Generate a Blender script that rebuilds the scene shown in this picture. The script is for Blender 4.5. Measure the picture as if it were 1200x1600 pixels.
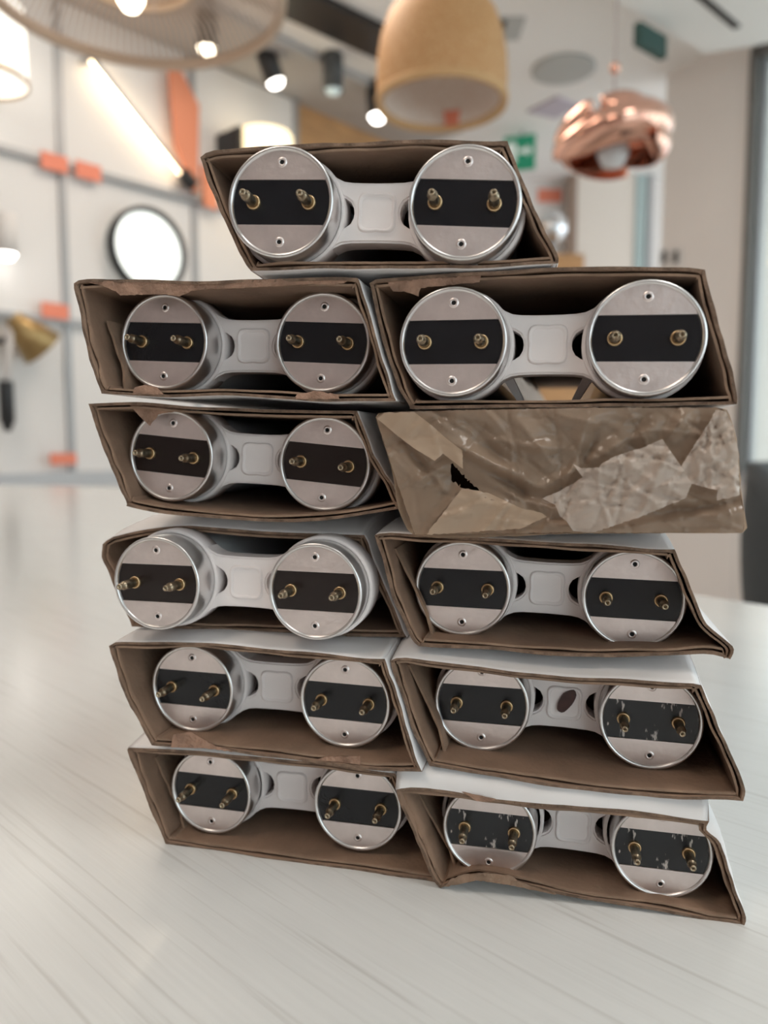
import bpy, bmesh, math, random
from mathutils import Vector, Matrix, noise
from mathutils.geometry import delaunay_2d_cdt

random.seed(7)
for o in list(bpy.data.objects):
    bpy.data.objects.remove(o)
scene = bpy.context.scene
C = scene.collection

# ------------------------------------------------------------------ camera
PITCH = math.radians(5.0)
F = 1200.0                       # focal length in pixels of the 1200 x 1600 frame
TABLE = 0.75
CAM = Vector((0, 0, TABLE + 0.11675))
cd = bpy.data.cameras.new('camera')
cd.sensor_fit = 'VERTICAL'; cd.sensor_height = 36.0; cd.sensor_width = 27.0
cd.lens = 36.0 * F / 1600.0
cd.clip_start = 0.01; cd.clip_end = 200
cd.dof.use_dof = True
cd.dof.focus_distance = 0.197
cd.dof.aperture_fstop = 10.0
cam = bpy.data.objects.new('camera', cd); C.objects.link(cam)
cam.location = CAM; cam.rotation_euler = (math.pi/2 - PITCH, 0, 0)
scene.camera = cam

# ------------------------------------------------------------------ light
w = bpy.data.worlds.new('overcast_sky'); scene.world = w; w.use_nodes = True
bg = w.node_tree.nodes['Background']
bg.inputs[0].default_value = (0.87, 0.95, 1.0, 1); bg.inputs[1].default_value = 2.9
def area(name, loc, size, energy, col):
    l = bpy.data.lights.new(name, 'AREA'); l.shape = 'SQUARE'; l.size = size; l.energy = energy; l.color = col
    o = bpy.data.objects.new(name, l); C.objects.link(o); o.location = loc; return o
CEIL = CAM.z + 1.75
ADDED_PANELS = [(-0.9, -0.5), (0.7, -0.2), (-0.9, 1.4), (0.9, 1.6), (-0.3, 2.6), (1.3, 2.7)]
for x, y in ADDED_PANELS:                 # fill light of unseen ceiling panels, added to brighten table and room
    area('added_fill_light', (x, y, CEIL-0.03), 0.56, 9.5, (1.0, 0.84, 0.70) if x < 0 else (1.0, 0.97, 0.94))
scene.view_settings.view_transform = 'Standard'; scene.view_settings.look = 'None'
scene.view_settings.exposure = 0.0; scene.view_settings.gamma = 1.0
scene.view_settings.use_curve_mapping = False

# ------------------------------------------------------------------ helpers
def ray(x, y):
    a, b = (x-600)/F, (800-y)/F
    return Vector((a, math.cos(PITCH)+b*math.sin(PITCH), -math.sin(PITCH)+b*math.cos(PITCH)))
def at(x, y, d):                 # point at depth d (metres) along the viewing axis
    return CAM + ray(x, y)*d
def atz(x, y, z):                # point on the horizontal plane at height z
    r = ray(x, y); return CAM + r*((z-CAM.z)/r.z)
def onplane(x, y, p0, n):
    r = ray(x, y); return CAM + r*((p0-CAM).dot(n)/r.dot(n))

M = {}
def mat(name, col, rough=0.5, metal=0.0, emit=None, es=0.0, noise_scale=None, noise_amt=0.0, bump=0.0, bscale=None, alpha=1.0, spec=None, stretch=None, coat=0.0):
    m = bpy.data.materials.new(name); m.use_nodes = True
    nt = m.node_tree; b = nt.nodes['Principled BSDF']
    b.inputs['Base Color'].default_value = (*col, 1); b.inputs['Roughness'].default_value = rough
    b.inputs['Metallic'].default_value = metal; b.inputs['Alpha'].default_value = alpha
    if spec is not None: b.inputs['Specular IOR Level'].default_value = spec
    if coat: b.inputs['Coat Weight'].default_value = coat; b.inputs['Coat Roughness'].default_value = 0.08
    if emit: b.inputs['Emission Color'].default_value = (*emit, 1); b.inputs['Emission Strength'].default_value = es
    if noise_scale or bump:
        tc = nt.nodes.new('ShaderNodeTexCoord'); mp = nt.nodes.new('ShaderNodeMapping')
        nt.links.new(tc.outputs['Object'], mp.inputs[0])
        if stretch: mp.inputs['Scale'].default_value = stretch
    if noise_scale:
        n = nt.nodes.new('ShaderNodeTexNoise'); n.inputs['Scale'].default_value = noise_scale; n.inputs['Detail'].default_value = 6
        nt.links.new(mp.outputs[0], n.inputs['Vector'])
        r = nt.nodes.new('ShaderNodeValToRGB')
        r.color_ramp.elements[0].position = 0.3; r.color_ramp.elements[1].position = 0.7
        r.color_ramp.elements[0].color = (*[max(0, c*(1-noise_amt)) for c in col], 1)
        r.color_ramp.elements[1].color = (*[min(1, c*(1+noise_amt)) for c in col], 1)
        nt.links.new(n.outputs[0], r.inputs[0]); nt.links.new(r.outputs[0], b.inputs['Base Color'])
    if bump:
        n2 = nt.nodes.new('ShaderNodeTexNoise'); n2.inputs['Scale'].default_value = bscale or 200; n2.inputs['Detail'].default_value = 5
        nt.links.new(mp.outputs[0], n2.inputs['Vector'])
        bp = nt.nodes.new('ShaderNodeBump'); bp.inputs['Strength'].default_value = bump; bp.inputs['Distance'].default_value = 0.001
        nt.links.new(n2.outputs[0], bp.inputs['Height']); nt.links.new(bp.outputs[0], b.inputs['Normal'])
    M[name] = m
    return m

mat('kraft', (0.245, 0.155, 0.105), 0.85, noise_scale=60, noise_amt=0.22, bump=0.25, bscale=700)
mat('kraft_rim', (0.20, 0.13, 0.09), 0.9, noise_scale=300, noise_amt=0.45, bump=0.5, bscale=1500)
mat('kraft_light', (0.29, 0.19, 0.13), 0.85, noise_scale=120, noise_amt=0.25, bump=0.3, bscale=900)
mat('torn_paper', (0.33, 0.20, 0.14), 0.9, noise_scale=200, noise_amt=0.35, bump=0.5, bscale=1200)
mat('white_coated', (0.80, 0.78, 0.78), 0.38, noise_scale=40, noise_amt=0.04, bump=0.05, bscale=120)
mat('aluminium', (0.80, 0.72, 0.70), 0.36, 0.85, noise_scale=130, noise_amt=0.10, bump=0.12, bscale=420)
mat('aluminium_side', (0.72, 0.71, 0.71), 0.3, 0.95, noise_scale=90, noise_amt=0.08)
mat('black_board', (0.010, 0.011, 0.014), 0.2, spec=0.4, bump=0.03, bscale=500)
mat('black_board_brown_reflect', (0.017, 0.011, 0.010), 0.22, spec=0.4, bump=0.03, bscale=500)  # same black board, brown reflected tone put into the colour
mat('brass', (0.38, 0.31, 0.22), 0.32, 1.0, noise_scale=900, noise_amt=0.35)
mat('brass_ring', (0.62, 0.45, 0.26), 0.35, 1.0)
mat('hole_dark', (0.01, 0.01, 0.01), 0.9)
mat('white_plastic', (0.91, 0.845, 0.835), 0.5, bump=0.03, bscale=300, noise_scale=80, noise_amt=0.03)
mat('glass_tube', (0.82, 0.82, 0.83), 0.15)
mat('glue_brown', (0.055, 0.018, 0.016), 0.45, noise_scale=400, noise_amt=0.4)
# scratched black board
m = mat('black_scratched', (0.016, 0.018, 0.021), 0.25)
nt = m.node_tree; b = nt.nodes['Principled BSDF']
tc = nt.nodes.new('ShaderNodeTexCoord'); mp = nt.nodes.new('ShaderNodeMapping'); mp.inputs['Rotation'].default_value = (0, 0.8, 0); mp.inputs['Scale'].default_value = (420, 300, 130)
n = nt.nodes.new('ShaderNodeTexNoise'); n.inputs['Scale'].default_value = 1.6; n.inputs['Detail'].default_value = 3
r = nt.nodes.new('ShaderNodeValToRGB'); r.color_ramp.elements[0].position = 0.63; r.color_ramp.elements[1].position = 0.68
r.color_ramp.elements[0].color = (0.016, 0.018, 0.021, 1); r.color_ramp.elements[1].color = (0.55, 0.5, 0.47, 1)
nt.links.new(tc.outputs['Object'], mp.inputs[0]); nt.links.new(mp.outputs[0], n.inputs['Vector']); nt.links.new(n.outputs[0], r.inputs[0]); nt.links.new(r.outputs[0], b.inputs['Base Color'])

def film_mat(name, col, alpha, rough, trans=0.35):
    m = bpy.data.materials.new(name); m.use_nodes = True; nt = m.node_tree
    b = nt.nodes['Principled BSDF']; b.inputs['Base Color'].default_value = (*col, 1); b.inputs['Roughness'].default_value = rough
    out = nt.nodes['Material Output']
    tl = nt.nodes.new('ShaderNodeBsdfTranslucent'); tl.inputs[0].default_value = (*col, 1)
    tr = nt.nodes.new('ShaderNodeBsdfTransparent'); tr.inputs[0].default_value = (0.8, 0.7, 0.6, 1)
    m1 = nt.nodes.new('ShaderNodeMixShader'); m1.inputs[0].default_value = trans
    m2 = nt.nodes.new('ShaderNodeMixShader')
    tc = nt.nodes.new('ShaderNodeTexCoord'); ns = nt.nodes.new('ShaderNodeTexNoise'); ns.inputs['Scale'].default_value = 70; ns.inputs['Detail'].default_value = 4
    mr = nt.nodes.new('ShaderNodeMapRange'); mr.inputs[1].default_value = 0.3; mr.inputs[2].default_value = 0.7
    mr.inputs[3].default_value = max(0, alpha-0.06); mr.inputs[4].default_value = min(1, alpha+0.05)
    nt.links.new(tc.outputs['Object'], ns.inputs['Vector']); nt.links.new(ns.outputs[0], mr.inputs[0]); nt.links.new(mr.outputs[0], m2.inputs[0])
    nt.links.new(b.outputs[0], m1.inputs[1]); nt.links.new(tl.outputs[0], m1.inputs[2])
    nt.links.new(tr.outputs[0], m2.inputs[1]); nt.links.new(m1.outputs[0], m2.inputs[2]); nt.links.new(m2.outputs[0], out.inputs[0])
    M[name] = m
film_mat('brown_film', (0.52, 0.38, 0.28), 0.76, 0.13)
film_mat('brown_film_dense', (0.60, 0.45, 0.33), 0.95, 0.15)
film_mat('smoky_film', (0.46, 0.38, 0.32), 0.7, 0.12)
film_mat('tape_film', (0.68, 0.57, 0.49), 0.9, 0.16)

class MB:
    def __init__(s): s.v = []; s.f = []; s.mi = []; s.sm = []
    def add(s, vs, fs, mi=0, smooth=False):
        k = len(s.v); s.v += [tuple(v) for v in vs]
        for f in fs: s.f.append(tuple(i+k for i in f)); s.mi.append(mi); s.sm.append(smooth)
    def box(s, x0, x1, y0, y1, z0, z1, mi=0, mx=None):
        vs = [Vector((x, y, z)) for z in (z0, z1) for y in (y0, y1) for x in (x0, x1)]
        if mx: vs = [mx @ v for v in vs]
        s.add(vs, [(0, 2, 3, 1), (4, 5, 7, 6), (0, 1, 5, 4), (2, 6, 7, 3), (0, 4, 6, 2), (1, 3, 7, 5)], mi)
    def lathe(s, prof, n=32, axis='z', mi=0, mx=None, a0=0, a1=2*math.pi, smooth=True):
        full = abs(a1-a0-2*math.pi) < 1e-6; m = n if full else n+1
        vs = []
        for (r, h) in prof:
            for k in range(m):
                a = a0+(a1-a0)*k/n; c, q = r*math.cos(a), r*math.sin(a)
                v = Vector((c, q, h)) if axis == 'z' else Vector((c, h, q))
                vs.append(mx @ v if mx else v)
        fs = []
        for i in range(len(prof)-1):
            for k in range(n):
                k2 = (k+1) % m
                q = (i*m+k, i*m+k2, (i+1)*m+k2, (i+1)*m+k)
                fs.append(q if axis == 'z' else q[::-1])
        s.add(vs, fs, mi, smooth)
    def tube(s, pts, r, n=8, mi=0, closed=False):
        pts = [Vector(p) for p in pts]; N = len(pts); vs = []
        for i, p in enumerate(pts):
            a = pts[(i-1) % N] if (closed or i > 0) else p; b = pts[(i+1) % N] if (closed or i < N-1) else p
            t = (b-a).normalized(); up = Vector((0, 0, 1)) if abs(t.z) < 0.9 else Vector((1, 0, 0))
            u = t.cross(up).normalized(); v = u.cross(t)
            rr = r[i] if isinstance(r, (list, tuple)) else r
            for k in range(n):
                a2 = 2*math.pi*k/n; vs.append(p+u*rr*math.cos(a2)+v*rr*math.sin(a2))
        fs = []
        for i in range(N if closed else N-1):
            j = (i+1) % N
            for k in range(n): fs.append((i*n+k, i*n+(k+1) % n, j*n+(k+1) % n, j*n+k))
        if not closed: fs.append(tuple(range(n-1, -1, -1))); fs.append(tuple(range((N-1)*n, N*n)))
        s.add(vs, fs, mi, True)
    def prism(s, pts, d, mi=0, side_mi=None):    # polygon of 3D points pushed along vector d
        n = len(pts); pts = [Vector(p) for p in pts]; d = Vector(d)
        s.add(pts+[p+d for p in pts], [tuple(range(n))[::-1], tuple(range(n, 2*n))], mi)
        s.add(pts+[p+d for p in pts], [(i, (i+1) % n, n+(i+1) % n, n+i) for i in range(n)], side_mi if side_mi is not None else mi)
    def mesh(s, name, mats):
        me = bpy.data.meshes.new(name); me.from_pydata(s.v, [], s.f)
        for m in (mats if isinstance(mats, (list, tuple)) else [mats]): me.materials.append(M[m])
        me.polygons.foreach_set('material_index', s.mi); me.polygons.foreach_set('use_smooth', s.sm)
        bm = bmesh.new(); bm.from_mesh(me); bmesh.ops.recalc_face_normals(bm, faces=bm.faces); bm.to_mesh(me); bm.free()
        me.update(); return me
    def build(s, name, mats, parent=None):
        return link(name, s.mesh(name, mats), parent)
def link(name, me, parent=None):
    o = bpy.data.objects.new(name, me); C.objects.link(o)
    if parent: o.parent = parent
    return o
def tag(o, label, cat, group=None):
    o['label'] = label; o['category'] = cat
    if group: o['group'] = group
    return o
def thing(name, label, cat, loc=(0, 0, 0), rot=(0, 0, 0), group=None):
    o = bpy.data.objects.new(name, None); C.objects.link(o); o.empty_display_size = 0.02
    o.location = loc; o.rotation_euler = rot
    return tag(o, label, cat, group)
def struct(o): o['kind'] = 'structure'; return o
def unparent_space(o, parent):     # keep world coordinates of a mesh built in world space under a moved parent
    bpy.context.view_layer.update(); o.parent = parent; o.matrix_parent_inverse = parent.matrix_world.inverted()

# ================================================================== the room
W0 = Vector((-1.26, 3.10, 0)); WD = Vector((0.68, 0.733, 0)).normalized(); WN = Vector((WD.y, -WD.x, 0))   # left display wall, WN points into the room
mat('wall_paint', (0.84, 0.79, 0.76), 0.7, noise_scale=3, noise_amt=0.02)
mat('wall_white', (0.80, 0.775, 0.76), 0.55, noise_scale=2, noise_amt=0.02)
mat('ceiling_paint', (0.90, 0.885, 0.87), 0.8)
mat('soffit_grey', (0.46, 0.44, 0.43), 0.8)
mat('beam_grey', (0.55, 0.56, 0.56), 0.8)
mat('frame_grey', (0.40, 0.40, 0.41), 0.45, 0.3)
mat('counter_grey', (0.52, 0.54, 0.57), 0.4)
mat('floor_tile', (0.66, 0.62, 0.58), 0.35, noise_scale=4, noise_amt=0.06)
mat('black_metal', (0.015, 0.015, 0.017), 0.4)
mat('dark_frame', (0.16, 0.155, 0.15), 0.45)
mat('wood_tan', (0.55, 0.31, 0.14), 0.5, noise_scale=6, noise_amt=0.2, stretch=(1, 1, 8))
mat('orange_card', (0.86, 0.27, 0.17), 0.6)
mat('orange_board', (0.82, 0.30, 0.17), 0.55)

def wallpt(t, z, off=0.0): return Vector((W0.x, W0.y, 0)) + WD*t + WN*off + Vector((0, 0, CAM.z+z))
def onwall(x, y, off=0.0): return onplane(x, y, W0 + WN*off, WN)

mb = MB(); mb.box(-3.2, 5.0, -3.0, 6.2, -0.05, 0.0); struct(mb.build('floor', 'floor_tile'))
mb = MB(); mb.box(-3.2, 5.0, -3.0, 6.2, CEIL, CEIL+0.1); ceiling = struct(mb.build('ceiling', 'ceiling_paint'))
def wallbox(t0, t1, z0, z1, o0, o1):
    b = MB(); ps = [wallpt(t0, 0, o0), wallpt(t1, 0, o0), wallpt(t1, 0, o1), wallpt(t0, 0, o1)]
    for p in ps: p.z = z0
    b.prism(ps, (0, 0, z1-z0)); return b
wl = struct(wallbox(-2.4, 1.2, 0, CEIL, -0.12, -0.02).build('wall_left', 'wall_paint'))
# panels of the display wall, each its own piece
for i in range(-3, 2):
    for j, (za, zb) in enumerate(((-0.107, 0.475), (0.493, 1.075), (1.093, 1.70))):
        o = wallbox(i*0.6+0.012, i*0.6+0.588, CAM.z+za, CAM.z+zb, -0.02, 0.0).build('panel', 'wall_white', wl)
for i in range(-3, 3):
    wallbox(i*0.6-0.014, i*0.6+0.014, CAM.z-0.116, CAM.z+1.71, -0.02, 0.012).build('upright', 'frame_grey', wl)
for z in (0.484, 1.084):
    wallbox(-2.4, 1.2, CAM.z+z-0.011, CAM.z+z+0.011, -0.02, 0.03).build('shelf_rail', 'frame_grey', wl)
wallbox(-2.4, 1.2, CAM.z-0.165, CAM.z-0.107, -0.02, 0.10).build('counter_edge', 'counter_grey', wl)
wallbox(-2.4, 1.2, 0.0, CAM.z-0.165, -0.02, 0.06).build('plinth_panel', 'wall_white', wl)
# grey strip of the ceiling beside the display wall
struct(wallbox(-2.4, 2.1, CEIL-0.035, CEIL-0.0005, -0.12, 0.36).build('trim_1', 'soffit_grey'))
# back wall and the wood bulkhead in front of it
mb = MB(); mb.box(-1.2, 2.7, 5.3, 5.42, 0, CEIL); wb = struct(mb.build('wall_back', 'wall_paint'))
struct(wallbox(1.2, 2.1, CAM.z+0.8, CEIL-0.036, -0.12, -0.03).build('trim_2', 'wood_tan'))
# right-hand pillar wall, window
pa = at(1030, 500, 3.75); pb = at(1160, 500, 3.35)
d = (pb-pa); d.z = 0; d.normalize(); nn = Vector((d.y, -d.x, 0)); 
def rw(s, z, off=0): q = Vector((pa.x, pa.y, 0)) + d*s + nn*off; q.z = z; return q
def rbox(s0, s1, z0, z1, o0, o1):
    b = MB(); b.prism([rw(s0, z0, o0), rw(s1, z0, o0), rw(s1, z0, o1), rw(s0, z0, o1)], (0, 0, z1-z0)); return b
SP = (Vector((pb.x, pb.y, 0))-Vector((pa.x, pa.y, 0))).length
SILL = at(1160, 747, 3.35).z
WL = 5.6
wr = struct(rbox(0, SP, 0, CEIL, -0.06, 0).build('wall_right', 'wall_paint'))
struct(rbox(SP, SP+WL, 0, SILL-0.03, -0.06, -0.01).build('wall_right_low', 'wall_paint'))
wtop = at(1180, 88, 3.3).z
win = struct(rbox(SP, SP+0.035, SILL, wtop, -0.05, 0.02).build('window_1', 'dark_frame'))
rbox(SP+0.045, SP+WL, SILL-0.03, SILL+0.025, -0.06, 0.03).build('window_sill', 'frame_grey', win)
rbox(SP+0.045, SP+WL, wtop-0.05, wtop+0.02, -0.10, 0.02).build('window_head', 'dark_frame', win)
rbox(SP+0.035, SP+0.05, SILL+0.025, wtop-0.05, -0.05, -0.02).build('window_frame', 'frame_grey', win)
rbox(SP+WL-0.04, SP+WL, SILL, wtop, -0.10, 0.02).build('window_frame', 'dark_frame', win)
m = bpy.data.materials.new('window_glass'); m.use_nodes = True; nt = m.node_tree; nt.nodes.remove(nt.nodes['Principled BSDF'])
tr = nt.nodes.new('ShaderNodeBsdfTransparent'); tr.inputs[0].default_value = (0.93, 0.97, 0.96, 1); gl = nt.nodes.new('ShaderNodeBsdfGlossy'); gl.inputs['Roughness'].default_value = 0.02
mx = nt.nodes.new('ShaderNodeMixShader'); mx.inputs[0].default_value = 0.06
nt.links.new(tr.outputs[0], mx.inputs[1]); nt.links.new(gl.outputs[0], mx.inputs[2]); nt.links.new(mx.outputs[0], nt.nodes['Material Output'].inputs[0]); M['window_glass'] = m
rbox(SP+0.05, SP+WL-0.04, SILL+0.025, wtop-0.05, -0.05, -0.045).build('pane', 'window_glass', win)
struct(rbox(SP, SP+WL, wtop+0.02, CEIL, -0.06, 0.0).build('wall_right_top', 'wall_paint'))
# lower white soffit on the right with its slot
SZ = CAM.z + 1.60
c0 = atz(1102, 84, SZ); c1 = atz(955, -5, SZ); c2 = atz(1230, 62, SZ)
e1 = (c1-c0).normalized(); e2 = (c2-c0).normalized()
mb = MB(); mb.prism([c0, c0+e1*3.0, c0+e1*3.0+e2*2.2, c0+e2*2.2], (0, 0, CEIL-SZ-0.001)); struct(mb.build('trim_3', 'ceiling_paint'))
q0 = atz(1085, -12, SZ-0.004); q1 = atz(1152, 44, SZ-0.004); qd = (q1-q0).normalized(); qn = Vector((qd.y, -qd.x, 0))
mb = MB(); mb.prism([q0-qd*0.8-qn*0.014, q1-qn*0.014, q1+qn*0.014, q0-qd*0.8+qn*0.014], (0, 0, 0.006))
tag(mb.build('air_slot', 'black_metal'), 'long black air slot in the white lower ceiling at upper right', 'air vent')

mat('wall_rear_paint', (0.52, 0.43, 0.41), 0.8)
RX0, RX1, RZ0, RZ1 = 0.4, 3.4, 0.5, 2.35      # shop window behind the camera
mb = MB()
mb.box(-3.2, 5.0, -3.1, -3.0, 0, RZ0); mb.box(-3.2, 5.0, -3.1, -3.0, RZ1, CEIL); mb.box(-3.2, RX0, -3.1, -3.0, RZ0, RZ1); mb.box(RX1, 5.0, -3.1, -3.0, RZ0, RZ1)
struct(mb.build('wall_rear', 'wall_rear_paint'))
mb = MB(); mb.box(RX0, RX1, -3.1, -3.0, RZ0, RZ0+0.04); w2 = struct(mb.build('window_2', 'dark_frame'))
for i in range(4):
    x = RX0+(RX1-RX0-0.05)*i/3; mb = MB(); mb.box(x, x+0.05, -3.1, -3.0, RZ0+0.04, RZ1); mb.build('mullion', 'dark_frame', w2)
for i in range(3):
    x = RX0+(RX1-RX0-0.05)*i/3; mb = MB(); mb.box(x+0.05, x+(RX1-RX0-0.05)/3, -3.055, -3.05, RZ0+0.04, RZ1); mb.build('pane', 'window_glass', w2)
mb = MB(); mb.box(-3.3, -3.2, -3.1, 6.2, 0, CEIL); struct(mb.build('wall_side', 'wall_rear_paint'))
for i in range(1, 5):
    rbox(SP+i*1.12, SP+i*1.12+0.05, SILL+0.025, wtop-0.05, -0.09, 0.0).build('mullion', 'dark_frame', win)
# far end of the room: door, glass strip, switches
def backbox(name, x0, y0, x1, y1, dd, th, m_, parent=None):
    a = at(x0, y0, dd); c = at(x1, y1, dd)
    k = MB(); k.box(min(a.x, c.x), max(a.x, c.x), a.y-th, a.y+0.0, min(a.z, c.z), max(a.z, c.z)); return k.build(name, m_, parent)
mat('door_cream', (0.80, 0.73, 0.66), 0.5); mat('teal_glass', (0.42, 0.52, 0.52), 0.2); mat('brown_post', (0.30, 0.21, 0.16), 0.6)
mat('exit_green', (0.01, 0.22, 0.12), 0.4, emit=(0.01, 0.30, 0.16), es=0.25); mat('sign_white', (0.8, 0.85, 0.82), 0.5, emit=(0.8, 0.9, 0.85), es=0.2)
d1 = thing('door', 'plain cream door at the far end below the copper lamp', 'door'); 
dr = backbox('door_1', 900, 262, 992, 760, 5.05, 0.05, 'door_cream'); struct(dr)
bpy.data.objects.remove(d1)
backbox('door_frame', 886, 262, 899, 760, 5.05, 0.07, 'brown_post', dr); 
bpy.context.view_layer.update()
o = backbox('door_2', 994, 150, 1012, 760, 5.0, 0.05, 'teal_glass'); struct(o)
backbox('window_frame', 1013, 150, 1020, 760, 5.0, 0.06, 'frame_grey', o)

# ================================================================== cardboard boxes with lamps
def plane_pt(x, y, Y0, yaw):
    r = ray(x, y); s = (Y0/1000.0)/(r.y+math.tan(math.radians(yaw))*r.x); return CAM + r*s
def zc(s, ox, oy, pts): return [(ox+x/s, oy+y/s) for x, y in pts]

BOX = {}
def defbox(k, Y0, yaw, axis, recess, top, right, bottom, left, caps, rt=0, roll=(0, 0), rb=0, **kw):
    BOX[k] = dict(Y0=Y0, yaw=yaw, axis=axis, recess=recess, top=top, right=right, bottom=bottom, left=left, caps=caps, rt=rt, roll=roll, rb=rb, **kw)
# edges run clockwise from the upper left corner: top L>R, right T>B, bottom R>L, left B>T
defbox('A', 188, 9, 9.5, -4, [(313, 246), (330, 236), (400, 230), (500, 224), (650, 219), (793, 220)], [(793, 220), (812, 268), (835, 325), (872, 400), (871, 413)],
       [(871, 413), (725, 420), (500, 420), (392, 424)], [(392, 424), (380, 408), (345, 332), (322, 275), (313, 246)], [(437.5, 315), (725.5, 316)], roll=(3, 4.4))
defbox('B1', 190, 12, 13.5, 9, [(116, 443), (131, 437), (235, 437), (325, 440), (442, 434), (560, 435)], [(560, 435), (581, 501), (600, 568), (619, 627)],
       [(619, 627), (505, 627), (361, 619), (257, 621), (158, 615)], [(158, 615), (150, 595), (134, 537), (116, 443)], [(255, 534), (503, 535)], rt=0, roll=(3, 3.6))
defbox('B2', 192, 14, 13.5, -2, [(577, 443), (585, 437), (697, 428), (875, 418), (1058, 417), (1101, 421)], [(1101, 421), (1108, 450), (1124, 507), (1152, 613), (1152, 631)],
       [(1152, 631), (1027, 634), (824, 637), (640, 638)], [(640, 638), (623, 608), (600, 537), (577, 443)], [(707, 534), (1010, 528)], roll=(1, 1.4))
defbox('C1', 199, 11, 13.5, 6, [(138, 631), (212, 628), (289, 634), (415, 640), (558, 642)], [(558, 642), (586, 712), (617, 766), (630, 793)],
       [(630, 793), (550, 807), (460, 816), (347, 811), (257, 802), (198, 790)], [(198, 790), (172, 726), (150, 668), (138, 631)], [(266, 712), (506, 725)], roll=(5.5, 5.5), board='black_board_brown_reflect')
defbox('C2', 192, 13, 13.5, 12, [(588, 652), (600, 645), (722, 641), (926, 637), (1119, 637), (1136, 645)], [(1136, 645), (1149, 685), (1155, 756), (1164, 817), (1160, 832)],
       [(1160, 832), (1027, 832), (900, 832), (648, 835)], [(648, 835), (611, 725), (588, 652)], None)
defbox('D1', 211, 11, 13.5, -15, [(160, 851), (175, 839), (235, 826), (299, 821), (405, 830), (569, 836)], [(569, 836), (592, 893), (617, 953), (636, 996)],
       [(636, 996), (532, 994), (439, 988), (320, 984), (207, 979)], [(207, 979), (185, 930), (167, 889), (158, 870), (160, 851)], [(243.5, 912), (491, 925)], rt=5, roll=(0, 0.4), board='black_board_brown_reflect')
defbox('D2', 200, 11, 13.5, 8, [(586, 836), (610, 833), (780, 842), (930, 851), (1054, 858)], [(1054, 858), (1080, 920), (1105, 975), (1146, 1011), (1141, 1030)],
       [(1141, 1030), (1105, 1022), (1030, 1026), (900, 1026), (755, 1016), (654, 1010)], [(654, 1010), (642, 998), (615, 935), (586, 836)], [(722, 920), (990, 937)], rt=2, roll=(0.5, 0.8))
defbox('E1', 196, 14.5, 13.5, 8, [(171, 1009), (180, 1004), (320, 1004), (456, 1017), (601, 1029)], [(601, 1029), (608, 1050), (627, 1106), (649, 1182), (660, 1206)],
       [(660, 1206), (575, 1204), (447, 1185), (320, 1171), (237, 1165)], [(237, 1165), (209, 1114), (182, 1051), (171, 1009)], [(299.5, 1077), (538, 1098)], rt=2, roll=(0.5, 0.8))
defbox('E2', 198, 13, 13.5, 12, [(611, 1032), (630, 1027), (730, 1040), (880, 1057), (1080, 1067), (1095, 1070)], [(1095, 1070), (1125, 1140), (1155, 1205), (1164, 1235), (1161, 1252)],
       [(1161, 1252), (1030, 1247), (880, 1230), (730, 1207), (671, 1197)], [(671, 1197), (645, 1140), (620, 1065), (611, 1032)], [(752, 1102), (1017, 1128)], rt=3, roll=(0, 0.3))
defbox('F1', 199.9, 14.4, 13.5, 5.5, [(200, 1168), (273, 1171), (398, 1182), (523, 1195), (617, 1208)], [(617, 1208), (637, 1258), (662, 1317), (686, 1380)],
       [(686, 1380), (523, 1356), (377, 1337), (258, 1319)], [(258, 1319), (240, 1275), (219, 1225), (200, 1170)], [(328.5, 1238), (558, 1262)], rt=2.5, roll=(0, 0), ls=0.985)
defbox('F2', 196.5, 11.9, 13.5, 4.5, [(618, 1234), (639, 1231), (721, 1238), (759, 1247), (890, 1258), (1011, 1270), (1108, 1283)], [(1108, 1283), (1104, 1296), (1127, 1320), (1146, 1383), (1166, 1432), (1163, 1446)],
       [(1163, 1446), (1107, 1439), (1035, 1424), (967, 1415), (871, 1398), (793, 1378), (745, 1371), (706, 1381), (688, 1387)], [(688, 1387), (677, 1374), (658, 1330), (629, 1262), (618, 1234)], [(764, 1299), (1034, 1331)], rt=5, dk=14, rise=0.006, roll=(0, 0), ls=0.955)
NICE = dict(
 A='topmost cardboard box, standing alone on top of the stack',
 B1='open brown box at left of the second row from the top',
 B2='open brown box at right of the second row, above the plastic-wrapped box',
 C1='open brown box at left of the third row, beside the plastic-wrapped box',
 C2='brown box whose open end is covered in crumpled brown plastic film',
 D1='crushed box at left of the fourth row with both lamp ends sticking out of it',
 D2='open brown box at right of the fourth row, just under the plastic-wrapped box',
 E1='open brown box at left of the fifth row, second from the table',
 E2='open brown box at right of the fifth row, second from the table',
 F1='bottom left cardboard box standing on the white table',
 F2='bottom right box on the table with a torn and crumpled lower edge')
TUBE = dict(A='in the topmost box', B1='in the left box of the second row', B2='in the box above the plastic-wrapped one', C1='in the box left of the plastic-wrapped one',
            D1='jutting out of the crushed fourth-row box', D2='in the box just under the plastic-wrapped one', E1='in the left box of the fifth row', E2='in the right box of the fifth row',
            F1='in the bottom left box', F2='in the bottom right box')

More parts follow.
